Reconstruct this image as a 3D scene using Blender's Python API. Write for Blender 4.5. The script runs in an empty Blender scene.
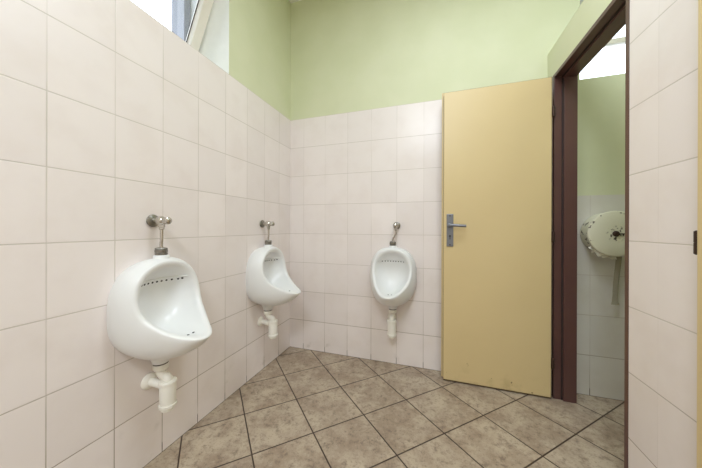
import bpy, bmesh, math, random
from mathutils import Vector, Matrix
from mathutils.bvhtree import BVHTree

random.seed(4)
PI = math.pi
sc = bpy.context.scene
col = sc.collection

# ------------------------------------------------------------------ node helpers
class NB:
    """small builder around a node tree"""
    def __init__(s, name):
        s.m = bpy.data.materials.new(name); s.m.use_nodes = True
        s.t = s.m.node_tree; s.t.nodes.clear()
        s.out = s.n('ShaderNodeOutputMaterial')
    def n(s, kind, **kw):
        nd = s.t.nodes.new(kind)
        for k, v in kw.items(): setattr(nd, k, v)
        return nd
    def set(s, sock, v):
        if isinstance(v, bpy.types.NodeSocket): s.t.links.new(v, sock)
        else: sock.default_value = v
    def math(s, op, a, b=None, c=None, clamp=False):
        nd = s.n('ShaderNodeMath', operation=op, use_clamp=clamp)
        for i, v in enumerate((a, b, c)):
            if v is not None: s.set(nd.inputs[i], v)
        return nd.outputs[0]
    def smooth(s, v, lo, hi, a=0.0, b=1.0):
        nd = s.n('ShaderNodeMapRange', interpolation_type='SMOOTHSTEP')
        for i, x in enumerate((v, lo, hi, a, b)): s.set(nd.inputs[i], x)
        return nd.outputs[0]
    def mix(s, f, a, b):
        nd = s.n('ShaderNodeMix', data_type='RGBA')
        s.set(nd.inputs[0], f)
        for i, v in ((6, a), (7, b)):
            s.set(nd.inputs[i], v if isinstance(v, bpy.types.NodeSocket) else (*v, 1.0))
        return nd.outputs[2]
    def noise(s, vec, scale, detail=3.0, rough=.55):
        nd = s.n('ShaderNodeTexNoise'); s.set(nd.inputs['Vector'], vec)
        nd.inputs['Scale'].default_value = scale; nd.inputs['Detail'].default_value = detail
        nd.inputs['Roughness'].default_value = rough
        return nd.outputs['Fac']
    def pos(s):
        return s.n('ShaderNodeNewGeometry').outputs['Position']
    def obj(s):
        return s.n('ShaderNodeTexCoord').outputs['Object']
    def sep(s, v):
        nd = s.n('ShaderNodeSeparateXYZ'); s.set(nd.inputs[0], v); return nd.outputs
    def comb(s, x, y, z):
        nd = s.n('ShaderNodeCombineXYZ')
        for i, v in enumerate((x, y, z)): s.set(nd.inputs[i], v)
        return nd.outputs[0]
    def bump(s, h, strength=.3, dist=.002):
        nd = s.n('ShaderNodeBump'); s.set(nd.inputs['Height'], h)
        nd.inputs['Strength'].default_value = strength; nd.inputs['Distance'].default_value = dist
        return nd.outputs[0]
    def principled(s, color, rough=.5, metal=0.0, normal=None, coat=0.0, spec=.5):
        nd = s.n('ShaderNodeBsdfPrincipled')
        s.set(nd.inputs['Base Color'], color if isinstance(color, bpy.types.NodeSocket) else (*color, 1.0))
        s.set(nd.inputs['Roughness'], rough); s.set(nd.inputs['Metallic'], metal)
        nd.inputs['Coat Weight'].default_value = coat
        nd.inputs['Specular IOR Level'].default_value = spec
        if normal is not None: s.set(nd.inputs['Normal'], normal)
        s.t.links.new(nd.outputs[0], s.out.inputs[0])
        return s.m

def lin(r, g, b):
    f = lambda c: (c/255)/12.92 if c/255 <= .04045 else (((c/255)+.055)/1.055)**2.4
    return (f(r), f(g), f(b))

def edge(b, c, pitch, half, soft):
    """1 on the joint lines of a repeating coordinate, 0 inside the tiles"""
    fr = b.math('FRACT', c)
    d = b.math('SUBTRACT', .5, b.math('ABSOLUTE', b.math('SUBTRACT', fr, .5)))
    d = b.math('MULTIPLY', d, pitch)
    return b.smooth(d, half, half+soft, 1.0, 0.0)

def wall_tile(name, axis, w, off, h=.25, zoff=0.0, base=(231, 223, 220), vs=.8):
    b = NB(name)
    P = b.sep(b.pos())
    u = b.math('DIVIDE', b.math('SUBTRACT', P[axis], off), w)
    v = b.math('DIVIDE', b.math('SUBTRACT', P[2], zoff), h)
    # joint strength wanders, the way old grout does
    wob = b.noise(b.pos(), 2.6, 2.0)
    half = .0009
    gu = edge(b, u, w, half, .0016); gv = edge(b, v, h, half, .0016)
    foot = b.smooth(P[2], .055, .045)
    gu = b.math('MULTIPLY', gu, b.math('MAXIMUM', b.smooth(wob, .34, .62, .25*vs, vs), foot))
    g = b.math('MAXIMUM', gu, gv)
    cell = b.comb(b.math('FLOOR', u), b.math('FLOOR', v), 3.7)
    wn = b.n('ShaderNodeTexWhiteNoise', noise_dimensions='3D'); b.set(wn.inputs[0], cell)
    tint = b.mix(wn.outputs['Value'], lin(*[c-3 for c in base]), lin(*[min(255, c+3) for c in base]))
    cloud = b.noise(b.pos(), 5.5, 4.0)
    tint = b.mix(b.smooth(cloud, .42, .72, 0, .35), tint, lin(base[0]-12, base[1]-15, base[2]-18))
    dirt = b.smooth(P[2], .055, .035)
    low = b.smooth(P[2], .75, .15)
    gc = b.mix(low, lin(200, 192, 184), lin(158, 147, 132))
    gc = b.mix(b.math('MULTIPLY', dirt, .9), gc, lin(70, 58, 46))
    cl = b.mix(g, tint, gc)
    stain = b.math('MULTIPLY', b.smooth(b.noise(b.pos(), 9.0, 5.0), .60, .74), b.smooth(P[2], .40, .0))
    cl = b.mix(b.math('MULTIPLY', stain, .25), cl, lin(150, 138, 118))
    hgt = b.math('SUBTRACT', b.math('MULTIPLY', cloud, .12), g)
    return b.principled(cl, .27, normal=b.bump(hgt, .35, .0025))

def green_paint():
    b = NB('green wall paint')
    n = b.noise(b.pos(), 3.0, 4.0)
    c = b.mix(b.smooth(n, .3, .7), lin(206, 210, 176), lin(211, 214, 183))
    fine = b.noise(b.pos(), 90.0, 3.0)
    return b.principled(c, .62, normal=b.bump(fine, .12, .002))

def plain(name, rgb, rough=.5, metal=0.0, coat=0.0, var=5, scale=20.0, bump=.0):
    b = NB(name)
    n = b.noise(b.obj(), scale, 3.0)
    c = b.mix(n, lin(*[max(0, x-var) for x in rgb]), lin(*[min(255, x+var) for x in rgb]))
    return b.principled(c, rough, metal, normal=b.bump(n, bump, .002) if bump else None, coat=coat)

def floor_tile():
    b = NB('stone look floor tile')
    P = b.sep(b.pos())
    D = .4275
    py = b.math('MULTIPLY', P[1], 1.05)
    s = b.math('DIVIDE', b.math('ADD', b.math('ADD', P[0], py), .225), D)
    t = b.math('DIVIDE', b.math('SUBTRACT', b.math('SUBTRACT', P[0], py), 1.042), D)
    pitch = D/math.sqrt(2)
    g = b.math('MAXIMUM', edge(b, s, pitch, .0026, .0016), edge(b, t, pitch, .0026, .0016))
    cid = b.comb(b.math('FLOOR', s), b.math('FLOOR', t), 1.3)
    wn = b.n('ShaderNodeTexWhiteNoise', noise_dimensions='3D'); b.set(wn.inputs[0], cid)
    shift = b.n('ShaderNodeVectorMath', operation='MULTIPLY_ADD')
    b.set(shift.inputs[0], wn.outputs['Color']); shift.inputs[1].default_value = (7, 7, 7); b.set(shift.inputs[2], b.pos())
    v = shift.outputs[0]
    big = b.noise(v, 6.5, 5.0, .62); mid = b.noise(v, 32.0, 6.0, .74); fine = b.noise(v, 95.0, 4.0, .65)
    c = b.mix(b.smooth(big, .34, .68), lin(153, 135, 116), lin(186, 171, 150))
    c = b.mix(b.math('MULTIPLY', b.smooth(mid, .48, .68), .72), c, lin(112, 96, 82))
    c = b.mix(b.math('MULTIPLY', b.smooth(mid, .46, .32), .5), c, lin(186, 172, 152))
    c = b.mix(b.math('MULTIPLY', b.smooth(fine, .55, .68), .5), c, lin(98, 84, 74))
    c = b.mix(b.math('MULTIPLY', wn.outputs['Value'], .14), c, lin(140, 124, 112))
    c = b.mix(g, c, lin(62, 47, 36))
    hgt = b.math('SUBTRACT', b.math('MULTIPLY', mid, .35), g)
    return b.principled(c, b.smooth(mid, .3, .7, .42, .55), normal=b.bump(hgt, .4, .003))

def door_paint(name, worn=True):
    b = NB(name)
    P = b.sep(b.obj())
    n = b.noise(b.obj(), 2.2, 3.0)
    c = b.mix(n, lin(206, 184, 136), lin(213, 192, 145))
    if worn:
        chip = b.math('MULTIPLY', b.smooth(b.noise(b.obj(), 26.0, 2.0), .70, .725), b.smooth(P[2], .22, .02))
        c = b.mix(b.math('MULTIPLY', chip, .85), c, lin(96, 74, 48))
        rub = b.math('MULTIPLY', b.smooth(b.noise(b.obj(), 11.0, 5.0), .48, .7), b.smooth(P[2], .16, .0))
        c = b.mix(b.math('MULTIPLY', rub, .35), c, lin(140, 118, 76))
    return b.principled(c, .36, normal=b.bump(b.noise(b.obj(), 60.0, 2.0), .05, .001))

def chip_metal():
    b = NB('off white chipped enamel')
    r = b.n('ShaderNodeVectorMath', operation='LENGTH')
    P = b.sep(b.obj())
    b.set(r.inputs[0], b.comb(P[0], 0.0, P[2]))
    n = b.noise(b.obj(), 38.0, 4.0)
    rim = b.smooth(r.outputs['Value'], .112, .130)
    m1 = b.math('MULTIPLY', b.smooth(n, .60, .64), rim)
    hub = b.math('MULTIPLY', b.smooth(b.noise(b.obj(), 70.0, 3.0), .55, .6), b.smooth(r.outputs['Value'], .055, .03))
    c = b.mix(b.math('MAXIMUM', m1, hub), lin(214, 212, 190), lin(66, 54, 44))
    return b.principled(c, .4)

def glass():
    b = NB('window glass')
    tr = b.n('ShaderNodeBsdfTransparent'); tr.inputs[0].default_value = (.93, .95, .96, 1)
    gl = b.n('ShaderNodeBsdfGlossy'); gl.inputs['Roughness'].default_value = .02
    fr = b.n('ShaderNodeFresnel'); fr.inputs[0].default_value = 1.45
    mx = b.n('ShaderNodeMixShader')
    b.set(mx.inputs[0], fr.outputs[0]); b.set(mx.inputs[1], tr.outputs[0]); b.set(mx.inputs[2], gl.outputs[0])
    b.t.links.new(mx.outputs[0], b.out.inputs[0])
    return b.m

M = dict(
    tile_left=wall_tile('white glazed wall tile, left run', 1, .1907, -1.51, vs=.9),
    tile_back=wall_tile('white glazed wall tile, back run', 0, .2008, .1314, vs=.7),
    tile_right=wall_tile('white glazed wall tile, stall run', 1, .2, -.884, zoff=.0063, vs=.18),
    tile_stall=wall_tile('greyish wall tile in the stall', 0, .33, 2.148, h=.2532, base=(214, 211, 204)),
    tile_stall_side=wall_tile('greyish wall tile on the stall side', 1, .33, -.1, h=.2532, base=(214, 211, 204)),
    green=green_paint(),
    plaster=plain('white plaster', (232, 233, 228), .7, scale=14, bump=.08),
    render=plain('grey blue outside render', (140, 141, 148), .85, scale=30, bump=.15),  # shade of the outer window reveal put into its colour
    ceil=plain('white ceiling paint', (236, 236, 230), .75, scale=9),
    floor=floor_tile(),
    door=door_paint('cream yellow door paint'),
    door_edge=plain('bare rubbed door edge and gap shade', (96, 78, 52), .6, var=30, scale=60),
    brown=plain('dark brown gloss frame paint', (88, 60, 56), .28, var=5, scale=6),
    seal=plain('black rubber seal', (48, 36, 33), .6),
    grey_metal=plain('dull grey plated metal', (128, 130, 136), .42, .75),
    dark_metal=plain('dark oxidised hinge metal', (66, 50, 42), .45, .6),
    chrome=plain('worn chrome', (196, 192, 184), .16, 1.0, var=14, scale=60),
    knurl=plain('dull knurled chrome', (142, 138, 130), .34, .9, var=20, scale=120),
    ceramic=plain('white glazed ceramic', (226, 227, 227), .30, coat=.0, var=2, scale=6),
    hole=plain('dark hole and shade dot', (58, 56, 54), .8),
    plastic=plain('yellowed white plastic', (237, 235, 227), .38, var=5, scale=16),
    gasket=plain('brown rubber gasket', (58, 42, 32), .7),
    win=plain('cream window frame paint', (226, 220, 208), .4),
    win_shade=plain('grey blue fixed frame paint', (150, 151, 158), .5),  # window paint darkened, the frame's shade is in the colour
    glass=glass(),
    enamel=chip_metal(),
    lamp=plain('white fill lamp housing', (235, 235, 232), .5),
    paper=plain('white tissue paper', (226, 223, 210), .9, bump=.2, scale=60),
    paper_grey=plain('damp grey tissue paper', (150, 144, 126), .9, bump=.2, scale=60),  # greyer than the other paper
)

# ------------------------------------------------------------------ mesh helpers
def bx(bm, a, b, mi=0):
    vs = [bm.verts.new((x, y, z)) for x in (a[0], b[0]) for y in (a[1], b[1]) for z in (a[2], b[2])]
    out = []
    for q in ((0, 1, 3, 2), (4, 6, 7, 5), (0, 4, 5, 1), (2, 3, 7, 6), (0, 2, 6, 4), (1, 5, 7, 3)):
        f = bm.faces.new([vs[i] for i in q]); f.material_index = mi; out.append(f)
    bm.normal_update()
    return out

def loft(bm, rings, mi=0, cap0=True, cap1=True, smooth=True):
    R = [[bm.verts.new(p) for p in r] for r in rings]
    n = len(R[0])
    for a, b in zip(R, R[1:]):
        for i in range(n):
            f = bm.faces.new((a[i], a[(i+1) % n], b[(i+1) % n], b[i])); f.material_index = mi; f.smooth = smooth
    for flag, r, rev in ((cap0, R[0], True), (cap1, R[-1], False)):
        if flag:
            f = bm.faces.new(list(reversed(r)) if rev else r); f.material_index = mi
    return R

def frame_of(d):
    d = Vector(d).normalized()
    up = Vector((0, 0, 1)) if abs(d.z) < .9 else Vector((1, 0, 0))
    x = d.cross(up).normalized(); y = x.cross(d).normalized()
    return x, y

def lathe(bm, base, axis, prof, seg=28, mi=0):
    """prof: (distance along axis, radius)"""
    base = Vector(base); ax = Vector(axis).normalized(); x, y = frame_of(ax)
    rings = [[base + ax*t + (x*math.cos(2*PI*i/seg) + y*math.sin(2*PI*i/seg))*r for i in range(seg)] for t, r in prof]
    loft(bm, rings, mi)

def smooth_path(pts, per=6):
    P = [Vector(p) for p in pts]; out = []
    for i in range(len(P)-1):
        p0 = P[max(i-1, 0)]; p1 = P[i]; p2 = P[i+1]; p3 = P[min(i+2, len(P)-1)]
        for k in range(per):
            t = k/per
            out.append(.5*((2*p1) + (p2-p0)*t + (2*p0-5*p1+4*p2-p3)*t*t + (3*p1-p0-3*p2+p3)*t**3))
    out.append(P[-1]); return out

def tube(bm, pts, r, seg=14, per=6, mi=0):
    P = smooth_path(pts, per); rings = []; px = None
    for i, p in enumerate(P):
        d = (P[min(i+1, len(P)-1)] - P[max(i-1, 0)]).normalized()
        if px is None: px = frame_of(d)[0]
        px = (px - d*px.dot(d)).normalized(); y = d.cross(px)
        rr = r[0] + (r[1]-r[0])*i/(len(P)-1) if isinstance(r, tuple) else r
        rings.append([p + (px*math.cos(2*PI*k/seg) + y*math.sin(2*PI*k/seg))*rr for k in range(seg)])
    loft(bm, rings, mi)

def obj(name, bm, mats, parent=None, bevel=0.0, sharp=35, loc=None):
    bmesh.ops.recalc_face_normals(bm, faces=bm.faces)
    me = bpy.data.meshes.new(name); bm.to_mesh(me); bm.free()
    for m in (mats if isinstance(mats, (list, tuple)) else [mats]): me.materials.append(m)
    if bevel == 0 and any(p.use_smooth for p in me.polygons):
        me.set_sharp_from_angle(angle=math.radians(sharp))
    o = bpy.data.objects.new(name, me); col.objects.link(o)
    if bevel:
        md = o.modifiers.new('bevel', 'BEVEL'); md.width = bevel; md.segments = 2; md.limit_method = 'ANGLE'
        md.harden_normals = False
    if parent is not None: o.parent = parent
    if loc is not None: o.location = loc
    return o

def box_obj(name, a, b, m, parent=None, bevel=0.0):
    bm = bmesh.new(); bx(bm, a, b); return obj(name, bm, m, parent, bevel)

def empty(name, loc=(0, 0, 0), rz=0.0):
    o = bpy.data.objects.new(name, None); col.objects.link(o)
    o.location = loc; o.rotation_euler = (0, 0, rz); o.empty_display_size = .1
    return o

def tag(o, label=None, cat=None, group=None, kind=None):
    if label: o['label'] = label
    if cat: o['category'] = cat
    if group: o['group'] = group
    if kind: o['kind'] = kind
    return o

# ------------------------------------------------------------------ the room
HC = 3.035         # ceiling
HT = 2.0           # top of the tiling
XR = 1.918         # face of the stall partition
XP = 2.026         # its back
XS = 2.95          # far side of the stalls
YF = -4.3         # wall behind the viewer
WT = .48           # outer wall thickness

bm = bmesh.new(); bx(bm, (-WT, YF-.2, -.12), (XS+.2, WT, 0))
tag(obj('floor', bm, M['floor']), 'beige brown mottled stone look tiles laid diagonally with dark joints', 'floor', kind='structure')
bm = bmesh.new(); bx(bm, (-WT, YF-.2, HC), (XS+.2, WT, HC+.15))
tag(obj('ceiling', bm, M['ceil']), 'plain white ceiling high above the green paint', 'ceiling', kind='structure')

# left wall with its deep window opening
WY0, WY1, WZ1 = -1.95, -.722, 2.78
bm = bmesh.new()
for f in bx(bm, (-WT, YF, 0), (0, 0, HT), 0):
    if f.normal.z > .5: f.material_index = 2
for y0, y1, z0, z1 in ((WY1, 0, HT, HC), (YF, WY0, HT, HC), (WY0, WY1, WZ1, HC)):
    for f in bx(bm, (-.372, y0, z0), (0, y1, z1), 2):
        if f.normal.x > .5: f.material_index = 1
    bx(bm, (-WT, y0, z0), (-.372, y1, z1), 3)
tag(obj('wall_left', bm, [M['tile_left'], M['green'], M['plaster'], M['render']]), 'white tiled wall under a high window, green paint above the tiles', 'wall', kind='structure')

# back wall of the room
bm = bmesh.new()
bx(bm, (-WT, 0, 0), (1.98, .3, HT), 0); bx(bm, (-WT, 0, HT), (1.98, .3, HC), 1)
tag(obj('wall_back', bm, [M['tile_back'], M['green']]), 'white tiled end wall behind the open door, pale green above', 'wall', kind='structure')

# back wall of the stall, with its own window
SZ = 1.262
VX0, VX1, VZ0, VZ1 = 2.091, 2.80, 2.002, 2.62
bm = bmesh.new()
bx(bm, (1.98, 0, 0), (XS, .3, SZ), 0); bx(bm, (1.98, 0, SZ), (XS, .3, VZ0), 1)
bx(bm, (1.98, 0, VZ0), (VX0, .3, HC), 1); bx(bm, (VX1, 0, VZ0), (XS, .3, HC), 1); bx(bm, (VX0, 0, VZ1), (VX1, .3, HC), 1)
for f in bm.faces:
    c = f.calc_center_median()
    if VX0-.01 < c.x < VX1+.01 and VZ0-.01 < c.z < VZ1+.01 and .05 < c.y < .25: f.material_index = 2
tag(obj('wall_stall_back', bm, [M['tile_stall'], M['green'], M['plaster']]), 'wall seen through the doorway, grey white tiles below green paint', 'wall', kind='structure')

bm = bmesh.new()
bx(bm, (XS, YF, 0), (XS+.2, .3, SZ), 0); bx(bm, (XS, YF, SZ), (XS+.2, .3, HC), 1)
tag(obj('wall_stall_side', bm, [M['tile_stall_side'], M['green']]), 'side wall of the stalls with tiled dado and green paint', 'wall', kind='structure')
bm = bmesh.new()
bx(bm, (-WT, YF-.2, 0), (XS+.2, YF, HT), 0); bx(bm, (-WT, YF-.2, HT), (XS+.2, YF, HC), 1)
tag(obj('wall_front', bm, [M['tile_back'], M['green']]), 'white tiled wall opposite the end wall, green above', 'wall', kind='structure')

# stall partition: two doorways, stops well below the ceiling
PH = 2.194
D1 = (-.749, -.085); D2 = (-1.70, -1.033); DZ = 2.008
bm = bmesh.new()
for y0, y1 in ((D1[1], 0), (D2[1], D1[0]), (YF, D2[0])):
    for f in bx(bm, (XR, y0, 0), (XP, y1, HT), 0):
        if f.normal.x > .5 and False: pass
    bx(bm, (XR, y0, HT), (XP, y1, PH), 1)
for y0, y1 in (D1, D2): bx(bm, (XR, y0, DZ), (XP, y1, PH), 1)
tag(obj('wall_right', bm, [M['tile_right'], M['green']]), 'low stall partition, tiled to door height with a green top band', 'wall', kind='structure')
box_obj('wall_stall_divider', (XP, -.97, 0), (XS, -.90, PH), M['green'])
tag(bpy.data.objects['wall_stall_divider'], 'green dividing wall between the two stalls', 'wall', kind='structure')

# ------------------------------------------------------------------ door frames (pressed steel, dark brown)
def door_frame(name, y0, y1, label):
    """y0 < y1: outer edges of the frame on the room face"""
    r = empty(name); tag(r, label, 'door frame', kind='structure')
    fw = .02
    def jamb(y, s):         # s = +1: far jamb (its reveal looks to -y)
        bm = bmesh.new()
        ye = y - s*fw
        bx(bm, (XR-.0015, min(y, ye), 0), (XR, max(y, ye), DZ+.0))
        bx(bm, (XR, min(ye, ye+s*.012), 0), (XR+.045, max(ye, ye+s*.012), DZ-.02))
        bx(bm, (XR+.045, min(ye-s*.013, ye+s*.018), 0), (XP+.004, max(ye-s*.013, ye+s*.018), DZ-.033))
        obj('jamb', bm, M['brown'], r, bevel=.0006)
        bm = bmesh.new(); bx(bm, (XR+.037, min(ye, ye-s*.004), 0.002), (XR+.045, max(ye, ye-s*.004), DZ-.034)); obj('seal', bm, M['seal'], r)
    jamb(y1, 1); jamb(y0, -1)
    a, b = y0+fw, y1-fw
    bm = bmesh.new()
    bx(bm, (XR-.0015, y0+fw, DZ-fw), (XR, y1-fw, DZ))
    bx(bm, (XR, a, DZ-fw), (XR+.045, b, DZ-fw+.012))
    bx(bm, (XR+.045, a-.015, DZ-fw-.013), (XP+.004, b+.015, DZ-fw+.015))
    obj('head', bm, M['brown'], r, bevel=.0006)
    bm = bmesh.new(); bx(bm, (XR+.037, a, DZ-fw-.004), (XR+.045, b, DZ-fw)); obj('seal', bm, M['seal'], r)
    return r
door_frame('trim_1', D1[0], D1[1], 'dark brown steel frame around the open doorway')
door_frame('trim_2', D2[0], D2[1], 'dark brown steel frame around the closed stall door')

# ------------------------------------------------------------------ doors
def door_leaf(root, W, T=.04):
    """local: hinge edge at x=0, leaf runs to -x, the seen face is y=0 looking to -y, lip on the far side"""
    bm = bmesh.new()
    z0, z1 = .012, 1.985
    bx(bm, (-W, 0, z0), (-.004, T-.014, z1))
    o = obj('door_leaf', bm, M['door'], root, bevel=.003)
    bm = bmesh.new()
    bx(bm, (-W-.013, T-.014, z0), (.008, T, z1+.013)); obj('rebate_lip', bm, M['door'], root, bevel=.002)
    bm = bmesh.new()                               # rubbed, unpainted line on the edges; bottom strip paints the gap shadow
    bx(bm, (-.004, .002, z0), (-.0005, T-.016, z1)); bx(bm, (-W-.0015, .004, z0+.02), (-W, T-.016, z1-.02))
    bx(bm, (-W, .003, z1), (-.004, T-.016, z1+.0015)); bx(bm, (-W, .003, z0-.006), (-.004, T-.002, z0))
    obj('worn_edge_gap_shade', bm, M['door_edge'], root)
    return o

def door_handle(root, x, side=-1):
    """long plate with lever and keyhole on the face looking to -y"""
    bm = bmesh.new(); bx(bm, (x-.0215, -.007, .927), (x+.0215, 0, 1.149))
    h = obj('door_handle', bm, M['grey_metal'], root, bevel=.003); h['label'] = 'dull grey metal lever handle on a long plate'
    bm = bmesh.new()
    lathe(bm, (x-.004, -.007, 1.071), (0, -1, 0), [(0, .015), (.006, .015), (.008, .0105), (.036, .0105), (.040, .008)], 20)
    tube(bm, [(x-.004, -.042, 1.071), (x+.02, -.045, 1.072), (x+.06, -.046, 1.069), (x+.097, -.043, 1.067)], .0095, 14)
    obj('lever', bm, M['grey_metal'], h)
    bm = bmesh.new()
    lathe(bm, (x, -.0068, .999), (0, -1, 0), [(0, .0065), (.0008, .0065)], 16); bx(bm, (x-.0028, -.0076, .976), (x+.0028, -.0069, .999))
    obj('keyhole', bm, M['hole'], h)
    bm = bmesh.new()
    for z in (.939, 1.137): lathe(bm, (x, -.0068, z), (0, -1, 0), [(0, .005), (.0015, .004)], 12)
    obj('screws', bm, M['dark_metal'], h)

def hinge(root, x, y, z, m='dark_metal'):
    bm = bmesh.new()
    lathe(bm, (x, y, z-.034), (0, 0, 1), [(0, .004), (.003, .0075), (.033, .0075), (.034, .0065), (.035, .0075), (.065, .0075), (.068, .004)], 16)
    bx(bm, (x-.010, y+.004, z-.028), (x, y+.010, z-.004))
    obj('hinge', bm, M[m], root)

d1 = empty('door_1', (1.902, -.123, 0), math.radians(-.3))
tag(d1, 'cream yellow door standing open against the end wall', 'door', kind='structure')
door_leaf(d1, .629); door_handle(d1, -.588)
for z in (.225, 1.0, 1.77): hinge(d1, .004, -.003, z)

# second stall door, closed: we see its room face (-x)
d2 = empty('door_2', (1.911, -1.044, 0), math.radians(-90)); tag(d2, 'cream yellow stall door, closed, with a dark hinge', 'door', kind='structure')
bm = bmesh.new(); bx(bm, (0.0, -.014, .012), (.64, .026, 1.985)); 
leaf2 = obj('door_leaf', bm, M['door'], d2, bevel=.004)
# its hinge, on the tile beside the leaf
for z in (.24, 1.015, 1.78): hinge(d2, -.010, -.004, z)

# ------------------------------------------------------------------ windows
def bar_frame(bm, a0, a1, z0, z1, d0, d1, w, ax):
    """rectangular ring of bars; ax='y': runs along y with depth along x"""
    def b(u0, u1, v0, v1):
        if ax == 'y': bx(bm, (d0, u0, v0), (d1, u1, v1))
        else: bx(bm, (u0, d0, v0), (u1, d1, v1))
    b(a0, a0+w, z0, z1); b(a1-w, a1, z0, z1); b(a0+w, a1-w, z0, z0+w); b(a0+w, a1-w, z1-w, z1)

w1 = empty('window_1'); tag(w1, 'high white framed window tilted inwards above the tiles', 'window', kind='structure')
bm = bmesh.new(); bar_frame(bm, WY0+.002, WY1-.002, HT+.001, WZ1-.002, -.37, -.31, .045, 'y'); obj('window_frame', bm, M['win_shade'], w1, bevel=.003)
hy0, hy1 = WY0+.02, WY1-.016
sash = empty('sash', (-.285, 0, HT+.035)); sash.parent = w1
bm = bmesh.new(); bar_frame(bm, hy0, hy1, 0, .68, -.055, 0, .058, 'y')
s1 = obj('sash', bm, M['win'], w1, bevel=.003)
bpy.data.objects.remove(sash)
s1.name = 'sash'; s1.location = (-.285, 0, HT+.035); s1.rotation_euler = (0, math.radians(23), 0)
bm = bmesh.new(); bx(bm, (-.047, hy0+.054, .054), (-.042, hy1-.054, .626)); obj('pane', bm, M['glass'], s1)
bm = bmesh.new(); bar_frame(bm, hy0+.058, hy1-.058, .058, .622, -.041, -.037, .004, 'y'); obj('glazing_seal', bm, M['seal'], s1)

w2 = empty('window_2'); tag(w2, 'bright window high in the stall, seen through the doorway', 'window', kind='structure')
bm = bmesh.new(); bar_frame(bm, VX0, VX1, VZ0+.001, VZ1, .20, .25, .03, 'x'); obj('window_frame', bm, M['win'], w2, bevel=.003)
bm = bmesh.new(); bx(bm, (VX0+.03, .205, VZ0+.31), (VX1-.03, .245, VZ0+.345)); obj('transom', bm, M['win'], w2, bevel=.003)
bm = bmesh.new(); bx(bm, (VX0+.028, .222, VZ0+.03), (VX1-.028, .228, VZ0+.312)); obj('pane', bm, M['glass'], w2)
bm = bmesh.new(); bx(bm, (VX0+.028, .222, VZ0+.343), (VX1-.028, .228, VZ1-.028)); obj('pane', bm, M['glass'], w2)

# ------------------------------------------------------------------ urinals
DT = [(.590, .316), (.598, .289), (.612, .244), (.632, .202), (.654, .170), (.68, .139), (.71, .120), (.75, .107), (.80, .100), (.86, .098), (.905, .097)]
def dz(z):
    if z <= DT[0][0]: return DT[0][1]
    for (a, da), (b, db) in zip(DT, DT[1:]):
        if z <= b:
            t = (z-a)/(b-a); return da+(db-da)*t
    return DT[-1][1]
def sp(c, e): return math.copysign(abs(c)**e, c)
ZR = .7475
def wall_pt(t):
    c, s = math.cos(t), math.sin(t)
    e = 2/(2.45 if s > 0 else 2.8)
    return Vector((.170*sp(c, e), 0, .705 + (.197 if s > 0 else .190)*sp(s, e)))
def rim_pt(t, k):
    """k = how far in from the outer edge of the rim"""
    c, s = math.cos(t), math.sin(t); e = 2/2.15
    x = .151*sp(c, e)*(1-k/.151); kz = k*(1-.6*max(0, -s)**2); z = ZR + .1575*sp(s, e)*(1-kz/.1575)
    return Vector((x, -dz(z), z))
RN = Vector((0, -.85, .5))
def basin_mesh():
    N = 96; rings = []
    T = [2*PI*i/N for i in range(N)]
    for q in range(0, 17):
        s = q/16; ring = []
        for t in T:
            W = wall_pt(t); R = rim_pt(t, 0); low = max(0, -math.sin(t)); hi = max(0, math.sin(t))
            C = Vector((W.x*1.06 + R.x*.05, R.y*.62, W.z - .060*low**1.3 + .025*hi))
            ring.append(W*(1-s)**2 + C*2*s*(1-s) + R*s*s)
        rings.append(ring)
    for k, h in ((.003, .005), (.008, .0085), (.015, .009), (.022, .006), (.0275, -.001), (.030, -.010)):
        rings.append([rim_pt(t, k) + RN*h for t in T])
    inner0 = rings[-1]
    for q in range(1, 15):
        f = q/15; ring = []
        for t, p in zip(T, inner0):
            low = max(0, -math.sin(t))
            lat = 1-f
            g = 1-(1-f)**3.6
            db = -.022
            y = p.y + (db-p.y)*g
            z = ZR-.02 + (p.z-(ZR-.02))*lat - .055*low*math.sin(PI*min(1, f*1.15))*(1-f)
            ring.append(Vector((p.x*lat, y, z)))
        rings.append(ring)
    return rings

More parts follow.
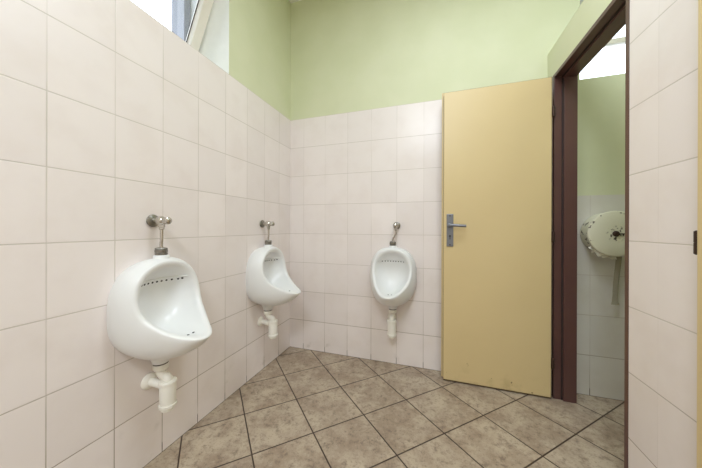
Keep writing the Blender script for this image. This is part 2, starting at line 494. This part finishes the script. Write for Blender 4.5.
def urinal(loc, rz, label, vdx=0.0, shade_spot=False):
    root = empty('urinal', loc, rz); tag(root, label, 'urinal', 'wall hung urinals')
    bm = bmesh.new(); loft(bm, basin_mesh(), cap0=True, cap1=True)
    bmesh.ops.recalc_face_normals(bm, faces=bm.faces)
    tree = BVHTree.FromBMesh(bm)
    # inlet neck and outlet spigot belong to the same casting
    lathe(bm, (0, -.056, .875), (0, 0, 1), [(0, .040), (.02, .035), (.034, .031), (.048, .030), (.051, .027)], 32)
    lathe(bm, (0, -.055, .520), (0, 0, -1), [(0, .055), (.035, .044), (.058, .034), (.068, .031)], 32)
    obj('basin', bm, M['ceramic'], root, sharp=50)
    # row of flush holes under a fine ridge, and drain holes
    rb = []
    def on(x, z, fy=-.6):
        h = tree.ray_cast(Vector((x, fy, z)), Vector((0, 1, 0)))
        return h[0], h[1]
    def dot(name, p, n, r, d=.0016):
        hb = bmesh.new(); lathe(hb, p - n*.001, n, [(0, r), (d+.001, r*.9)], 12)
        obj(name, hb, M['hole'], root)
    for i in range(9):
        p, n = on(-.080 + .160*i/8, .8055)
        if p is not None: dot('flush_hole_or_shade', p, n, .0046)
    if shade_spot:
        p, n = on(.091, .808); dot('flush_hole_or_shade', p, n, .0054)  # dark dot painted for the corner shade at the ridge end
    for x, y in ((-.006, -.222), (.017, -.224)):
        h = tree.ray_cast(Vector((x, y, .78)), Vector((0, 0, -1)))
        if h[0] is not None: dot('drain_hole', h[0], h[1], .0052)
    for i in range(13):
        x = -.100 + .200*i/12
        p, n = on(x, .8195)
        if p is not None: rb.append(p + n*.001)
    bm = bmesh.new(); tube(bm, rb, .0028, 10, 4); obj('spray_ridge', bm, M['ceramic'], root)
    # chrome inlet
    bm = bmesh.new()
    seg = 36; rings = []
    for zz, rr in ((.926, .020), (.927, .0235), (.934, .0245), (.936, .0225), (.939, .0245), (.949, .0245), (.951, .0225), (.954, .0240), (.957, .0225), (.960, .012)):
        rings.append([Vector((math.cos(2*PI*i/seg)*(rr-(.0012 if i % 2 else 0)), -.056+math.sin(2*PI*i/seg)*(rr-(.0012 if i % 2 else 0)), zz)) for i in range(seg)])
    loft(bm, rings); obj('inlet_collar', bm, M['knurl'], root)
    vy, vz = -.058, 1.078
    bm = bmesh.new()
    tube(bm, [(vdx, vy, vz-.012), (vdx, vy, 1.045), (vdx, vy, 1.02), (vdx*.55, vy, .995), (0, -.056, .975), (0, -.056, .955)], .0068, 14)
    obj('flush_pipe', bm, M['chrome'], root)
    bm = bmesh.new()
    lathe(bm, (vdx, -.012, vz), (0, -1, 0), [(0, .0125), (.022, .0125), (.024, .016), (.032, .0195), (.046, .0205), (.058, .0175), (.062, .013), (.066, .013)], 28)
    lathe(bm, (vdx, vy, vz-.012), (0, 0, -1), [(0, .013), (.016, .013), (.018, .0105), (.026, .0105), (.028, .007)], 6)
    v = obj('flush_valve', bm, M['chrome'], root)
    bm = bmesh.new(); lathe(bm, (vdx, -.0015, vz), (0, -1, 0), [(0, .027), (.004, .0285), (.008, .027), (.0125, .018), (.014, .013)], 32); obj('wall_rosette', bm, M['knurl'], v)
    bm = bmesh.new(); lathe(bm, (vdx, -.076, vz), (0, -1, 0), [(0, .011), (.004, .0155), (.02, .0165), (.026, .0145), (.031, .0075), (.032, .003)], 28); obj('push_knob', bm, M['chrome'], v)
    # outlet gasket and bottle trap
    bm = bmesh.new(); lathe(bm, (0, -.055, .456), (0, 0, -1), [(0, .029), (.010, .029)], 28); g = obj('gasket', bm, M['gasket'], root); g['label'] = 'dark rubber gasket under the bowl'
    ty = -.098
    bm = bmesh.new(); lathe(bm, (0, ty, .378), (0, 0, -1), [(0, .020), (.006, .029), (.012, .0315), (.09, .0305), (.113, .0295), (.112, .0265), (.118, .0265), (.127, .0245), (.129, .02)], 32)
    tr = obj('bottle_trap', bm, M['plastic'], root); tr['label'] = 'yellowed white plastic bottle trap'
    bm = bmesh.new()
    lathe(bm, (0, -.055, .446), (0, 0, -1), [(0, .029), (.003, .0305), (.022, .0295), (.028, .024), (.030, .019)], 28)
    tube(bm, [(0, -.055, .425), (0, -.057, .408), (0, -.070, .396), (0, -.088, .393), (0, ty, .384), (0, ty, .372)], .0185, 18)
    obj('trap_elbow', bm, M['plastic'], tr)
    bm = bmesh.new()
    seg = 48; rings = []
    for zz, rr in ((.362, .031), (.363, .0345), (.3745, .0345), (.380, .030), (.381, .02)):
        rings.append([Vector((math.cos(2*PI*i/seg)*(rr-(.0013 if i % 4 < 2 else 0)), ty+math.sin(2*PI*i/seg)*(rr-(.0013 if i % 4 < 2 else 0)), zz)) for i in range(seg)])
    loft(bm, rings); obj('slip_nut', bm, M['plastic'], tr)
    bm = bmesh.new(); rings = []
    for zz, rr in ((.278, .0305), (.277, .0345), (.266, .0340), (.264, .030), (.262, .026)):
        rings.append([Vector((math.cos(2*PI*i/seg)*(rr-(.0013 if i % 4 < 2 else 0)), ty+math.sin(2*PI*i/seg)*(rr-(.0013 if i % 4 < 2 else 0)), zz)) for i in range(seg)])
    loft(bm, rings); obj('bottle_cap', bm, M['plastic'], tr)
    bm = bmesh.new()
    tube(bm, [(0, ty+.020, .352), (-.004, -.055, .354), (-.012, -.03, .362), (-.014, -.004, .364)], .0165, 18)
    obj('waste_pipe', bm, M['plastic'], tr)
    bm = bmesh.new(); lathe(bm, (-.014, -.001, .364), (0, -1, 0), [(0, .034), (.004, .034), (.012, .026), (.016, .0175)], 32); obj('wall_flange', bm, M['plastic'], tr)
    return root

urinal((0, -1.176, .004), PI/2, 'white ceramic urinal under the window, nearest of the three', .0, True)
urinal((0, -.397, .002), PI/2, 'white ceramic urinal in profile, second along the window wall beside the room corner', .0, True)
urinal((.914, .001, -.007), 0, 'white ceramic urinal on the end wall beside the open yellow door', .022)

# ------------------------------------------------------------------ paper dispenser in the stall
dr = empty('paper_dispenser', (2.221, .001, 1.023)); tag(dr, 'round off white paper dispenser with chipped enamel, on the stall wall', 'paper dispenser')
bm = bmesh.new()
lathe(bm, (0, 0, 0), (0, -1, 0), [(0, .118), (.006, .127), (.085, .129), (.088, .126)], 64)
obj('housing', bm, M['enamel'], dr)
bm = bmesh.new()
lathe(bm, (0, -.0885, 0), (0, -1, 0), [(0, .133), (.014, .134), (.019, .131), (.022, .124), (.0235, .06), (.024, .004)], 64)
obj('cover', bm, M['enamel'], dr)
bm = bmesh.new()
lathe(bm, (-.004, -.1118, 0.0), (0, -1, 0), [(0, .017), (.004, .017), (.007, .012), (.012, .010)], 20); bx(bm, (-.002, -.122, -.004), (.032, -.116, .003))
obj('lock', bm, M['dark_metal'], dr)
bm = bmesh.new()                                     # torn paper sticking out under the drum
random.seed(9); up = []; dn = []
for i in range(15):
    a = math.radians(215 + i*4.4)
    y = -.078 - .006*math.sin(i*1.3)
    up.append(Vector((math.cos(a)*.122, y, math.sin(a)*.122)))
    k = .148 + random.uniform(-.008, .012)
    dn.append(Vector((math.cos(a)*k, y - .006, math.sin(a)*k)))
ring = up + dn[::-1]
loft(bm, [[p.copy() for p in ring], [p + Vector((0, .002, 0)) for p in ring]], smooth=False)
obj('torn_paper', bm, M['paper'], dr)
bm = bmesh.new(); rings = []
for i, (z, w, x, y) in enumerate(((-.10, .014, .042, -.060), (-.20, .014, .038, -.052), (-.30, .0135, .032, -.046), (-.38, .0135, .029, -.046), (-.412, .015, .027, -.048), (-.428, .021, .027, -.052))):
    rings.append([Vector((x-w, y, z)), Vector((x, y-.004, z)), Vector((x+w, y, z)), Vector((x+w, y+.002, z)), Vector((x, y-.002, z)), Vector((x-w, y+.002, z))])
loft(bm, rings); pt = obj('paper_tail', bm, M['paper_grey'], dr); pt['label'] = 'greyish strip of paper hanging below the drum'

# ------------------------------------------------------------------ lights
def fill_lamp(loc, label, power, size):  # unseen lamps, added to brighten and even out the room
    r = empty('fill_lamp', loc); tag(r, label, 'fill lamp', 'fill lamps')
    bm = bmesh.new(); lathe(bm, (0, 0, -.001), (0, 0, -1), [(0, size*.62), (.03, size*.62), (.045, size*.55)], 40); obj('housing', bm, M['lamp'], r)
    ld = bpy.data.lights.new('lamp_glow', 'AREA'); ld.shape = 'DISK'; ld.size = size; ld.energy = power; ld.color = (.84, .912, 1.0)
    lo = bpy.data.objects.new('lamp_glow', ld); col.objects.link(lo); lo.parent = r; lo.location = (0, 0, -.06)
    return r
fill_lamp((1.42, -1.25, HC), 'added round fill lamp on the ceiling above the open doorway', 30, .8)
fill_lamp((1.15, -3.2, HC), 'added round fill lamp on the ceiling at the far end of the urinal room', 62, .8)
fill_lamp((2.5, -.72, HC), 'small added fill lamp on the ceiling above the stall', 5, .3)

w = bpy.data.worlds.new('overcast sky'); sc.world = w; w.use_nodes = True
bg = w.node_tree.nodes['Background']; bg.inputs[0].default_value = (.87, .925, 1.0, 1); bg.inputs[1].default_value = 4.5

# ------------------------------------------------------------------ camera
cam = bpy.data.cameras.new('camera'); co = bpy.data.objects.new('camera', cam); col.objects.link(co)
cam.sensor_width = 36; cam.lens = 258.2549/702*36; cam.shift_x = 0.0; cam.shift_y = -6.236/702; cam.clip_start = .02
yaw, pit, rol = .3103, -.0002, .003
F = Vector((-math.sin(yaw)*math.cos(pit), math.cos(yaw)*math.cos(pit), math.sin(pit)))
R = Vector((math.cos(yaw), math.sin(yaw), 0)); U = R.cross(F)
R2 = math.cos(rol)*R + math.sin(rol)*U; U2 = -math.sin(rol)*R + math.cos(rol)*U
co.matrix_world = Matrix.Translation((1.2088, -2.0113, 1.0536)) @ Matrix((R2, U2, -F)).transposed().to_4x4()
sc.camera = co

sc.view_settings.view_transform = 'Standard'; sc.view_settings.look = 'None'
sc.view_settings.gamma = 1; sc.view_settings.use_curve_mapping = False
sc.view_settings.exposure = -0.25
sc.cycles.max_bounces = 14; sc.cycles.diffuse_bounces = 10
sc.cycles.use_denoising = True
